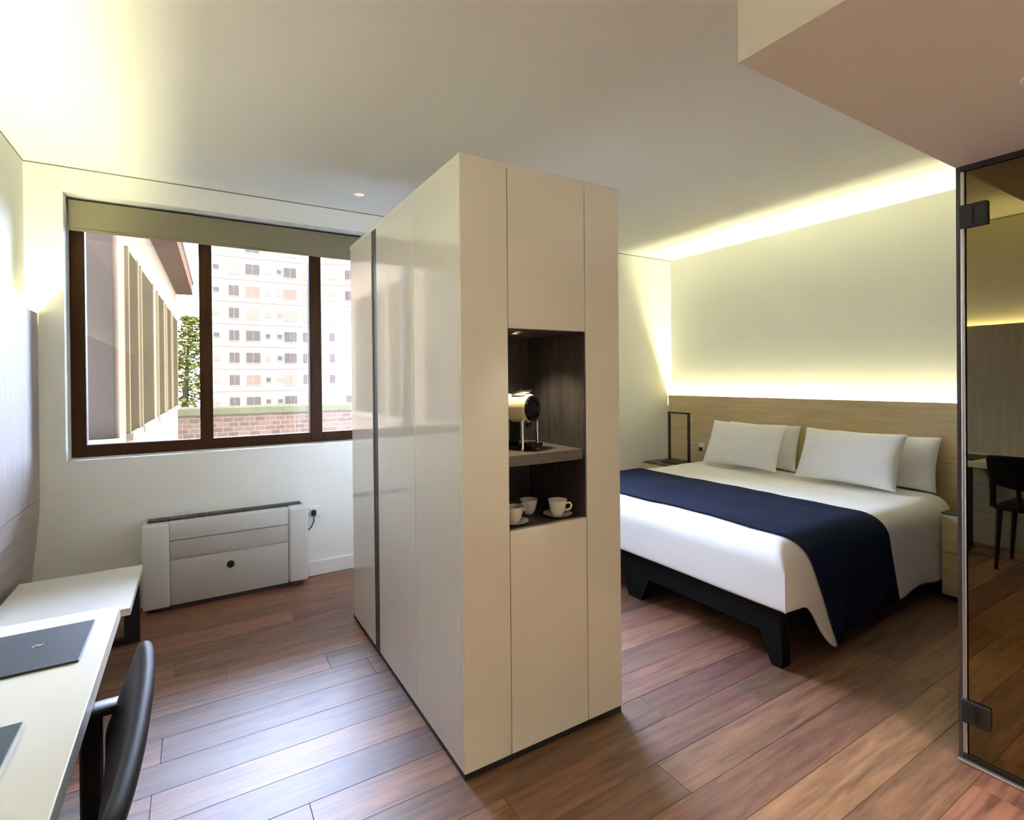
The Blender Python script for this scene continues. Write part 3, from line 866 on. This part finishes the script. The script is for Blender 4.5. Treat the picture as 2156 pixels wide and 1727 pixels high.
# local x along the face, local y to the outside is -y (towards the courtyard), z from the ground
GZ = 9.0
MB().box((0, 0.0, 0), (LW, 4.0, 3.10+GZ)).build('wall', EX['render'], wg)
ev = MB().box((-0.4, -0.27, 3.10+GZ), (LW+0.1, 4.2, 3.30+GZ)).build('eave', EX['eave'], wg)
MB().box((-0.4, -0.29, 3.30+GZ), (LW+0.1, 4.2, 3.36+GZ)).build('roof_edge', EX['band'], ev)
wins = [(0.40, 0.98), (1.28, 2.35), (2.95, 3.75), (4.25, 5.05), (5.40, 6.55)]
for a, b in wins:
    wn = MB().box((a, -0.02, 0.97+GZ), (b, 0.02, 2.55+GZ)).build('window', EX['dark_glass'], wg)
    for c in (a-0.05, b):
        MB().box((c, -0.028, 0.96+GZ), (c+0.05, 0.02, 2.57+GZ)).build('jamb', EX['pier'], wn)
    MB().box((a-0.06, -0.05, 0.90+GZ), (b+0.06, 0.02, 0.96+GZ)).build('sill', EX['band'], wn)
# dark glazed end of the wing
eg = MB().box((-0.03, 0.03, 0.96+GZ), (0.0, 1.6, 2.62+GZ)).build('end_window', EX['grey_glass'], wg)
MB().box((-0.12, 0.0, 0.86+GZ), (0.0, 1.7, 0.955+GZ)).build('sill', EX['band'], eg)
for c in (0.45, 0.95):
    MB().box((-0.05, c, 0.96+GZ), (-0.03, c+0.035, 2.62+GZ)).build('mullion', EX['eave'], eg)

# brick wall with a green cap
bw = thing('brick_wall', 'low red brick wall with a mossy green coping across the courtyard', 'wall', (0, 14, -9.0))
MB().box((-0.36, 0, 0), (9.0, 0.5, 0.60+GZ)).build('brickwork', EX['brick'], bw)
MB().box((-0.40, -0.06, 0.60+GZ), (9.05, 0.56, 0.80+GZ), 0.03).build('coping', EX['cap'], bw)

# tree beside the wing
tr = thing('tree', 'leafy green tree growing behind the brick wall', 'tree', (-0.12, 17.0, -9.0))
MB().tube([(0.0, 0, 0), (0.05, 0.1, 5.0), (-0.1, 0.0, 9.6), (0.0, 0, 11.4)], [0.22, 0.18, 0.10, 0.03], 10).build('trunk', EX['bark'], tr, smooth=True)
lf = MB(); lf2 = MB()
rr_ = random.Random(3)
for k in range(3400):
    a = rr_.uniform(0, 2*math.pi); z_ = rr_.uniform(7.6, 12.2)
    rad = 0.42*math.sqrt(rr_.random())*(1-((z_-9.8)/2.7)**2*0.6)
    c = Vector((0.05+rad*math.cos(a), rad*math.sin(a), z_))
    q = Matrix.Rotation(rr_.uniform(0, 6.28), 3, 'Z') @ Matrix.Rotation(rr_.uniform(-1.2, 1.2), 3, 'X')
    s = rr_.uniform(0.08, 0.16)
    tgt = lf if rr_.random() < 0.55 else lf2
    vs = [tgt.bm.verts.new(c + q @ Vector(p)*s) for p in ((-0.5, 0, 0), (0, -0.35, 0.08), (0.6, 0, 0), (0, 0.35, 0.08))]
    tgt.bm.faces.new(vs)
tag(lf.build('foliage', EX['leaf'], tr), kind='stuff')
tag(lf2.build('foliage', EX['leaf2'], tr), kind='stuff')

# apartment tower: built once, far across the courtyard
def tower(loc, rot, x0, x1, rows_z, cols, label, seed):
    t = thing('apartment_tower', label, 'building', loc, rot)
    top = max(rows_z)+3.2
    MB().box((x0, 0, 0), (x1, 14, top+GZ)).build('wall', EX['tower'], t)
    rg = random.Random(seed)
    for rz in rows_z:
        MB().box((x0-0.05, -0.10, rz+GZ-1.42), (x1+0.05, 0.0, rz+GZ-1.20)).build('floor_band', EX['band'], t)
        for cx_, cw, chh in cols:
            fr = MB().box((cx_-cw/2-0.08, -0.10, rz+GZ-chh/2-0.08), (cx_+cw/2+0.08, 0.0, rz+GZ+chh/2+0.08)).build('window', EX['twin'], t)
            u = rg.random()
            low = rz < 8
            pm = EX['tpane'] if u < (0.62 if low else 0.22) else (EX['tpane3'] if u > 0.96 else EX['tpane2'])
            n = 2 if cw > 1.0 else 1
            for q in range(n):
                a = cx_-cw/2+q*cw/n
                MB().box((a+0.03, -0.13, rz+GZ-chh/2+0.03), (a+cw/n-0.03, -0.10, rz+GZ+chh/2-0.03)).build('pane', pm, fr)
    return t
rows_z = [18.6+2.84*k for k in range(2, -8, -1)]
cols = [(2.5, 0.7, 0.6), (4.45, 1.2, 1.35), (6.6, 1.7, 1.35), (8.35, 0.6, 0.6), (9.75, 0.6, 0.6), (11.1, 1.6, 1.35), (13.2, 1.2, 1.35)]
tower((0, 75, -9.0), 0, 1.3, 14.6, rows_z, cols, 'tall cream apartment tower with rows of windows across the courtyard', 5)
cols2 = [(1.6, 0.8, 1.2), (4.0, 1.3, 1.3), (6.8, 1.3, 1.3), (9.6, 0.8, 1.2), (12.4, 1.3, 1.3)]
tower((14.7, 74.2, -9.0), R(-24), 0.0, 16.0, rows_z, cols2, 'second face of the cream apartment block, turned away from the window', 8)
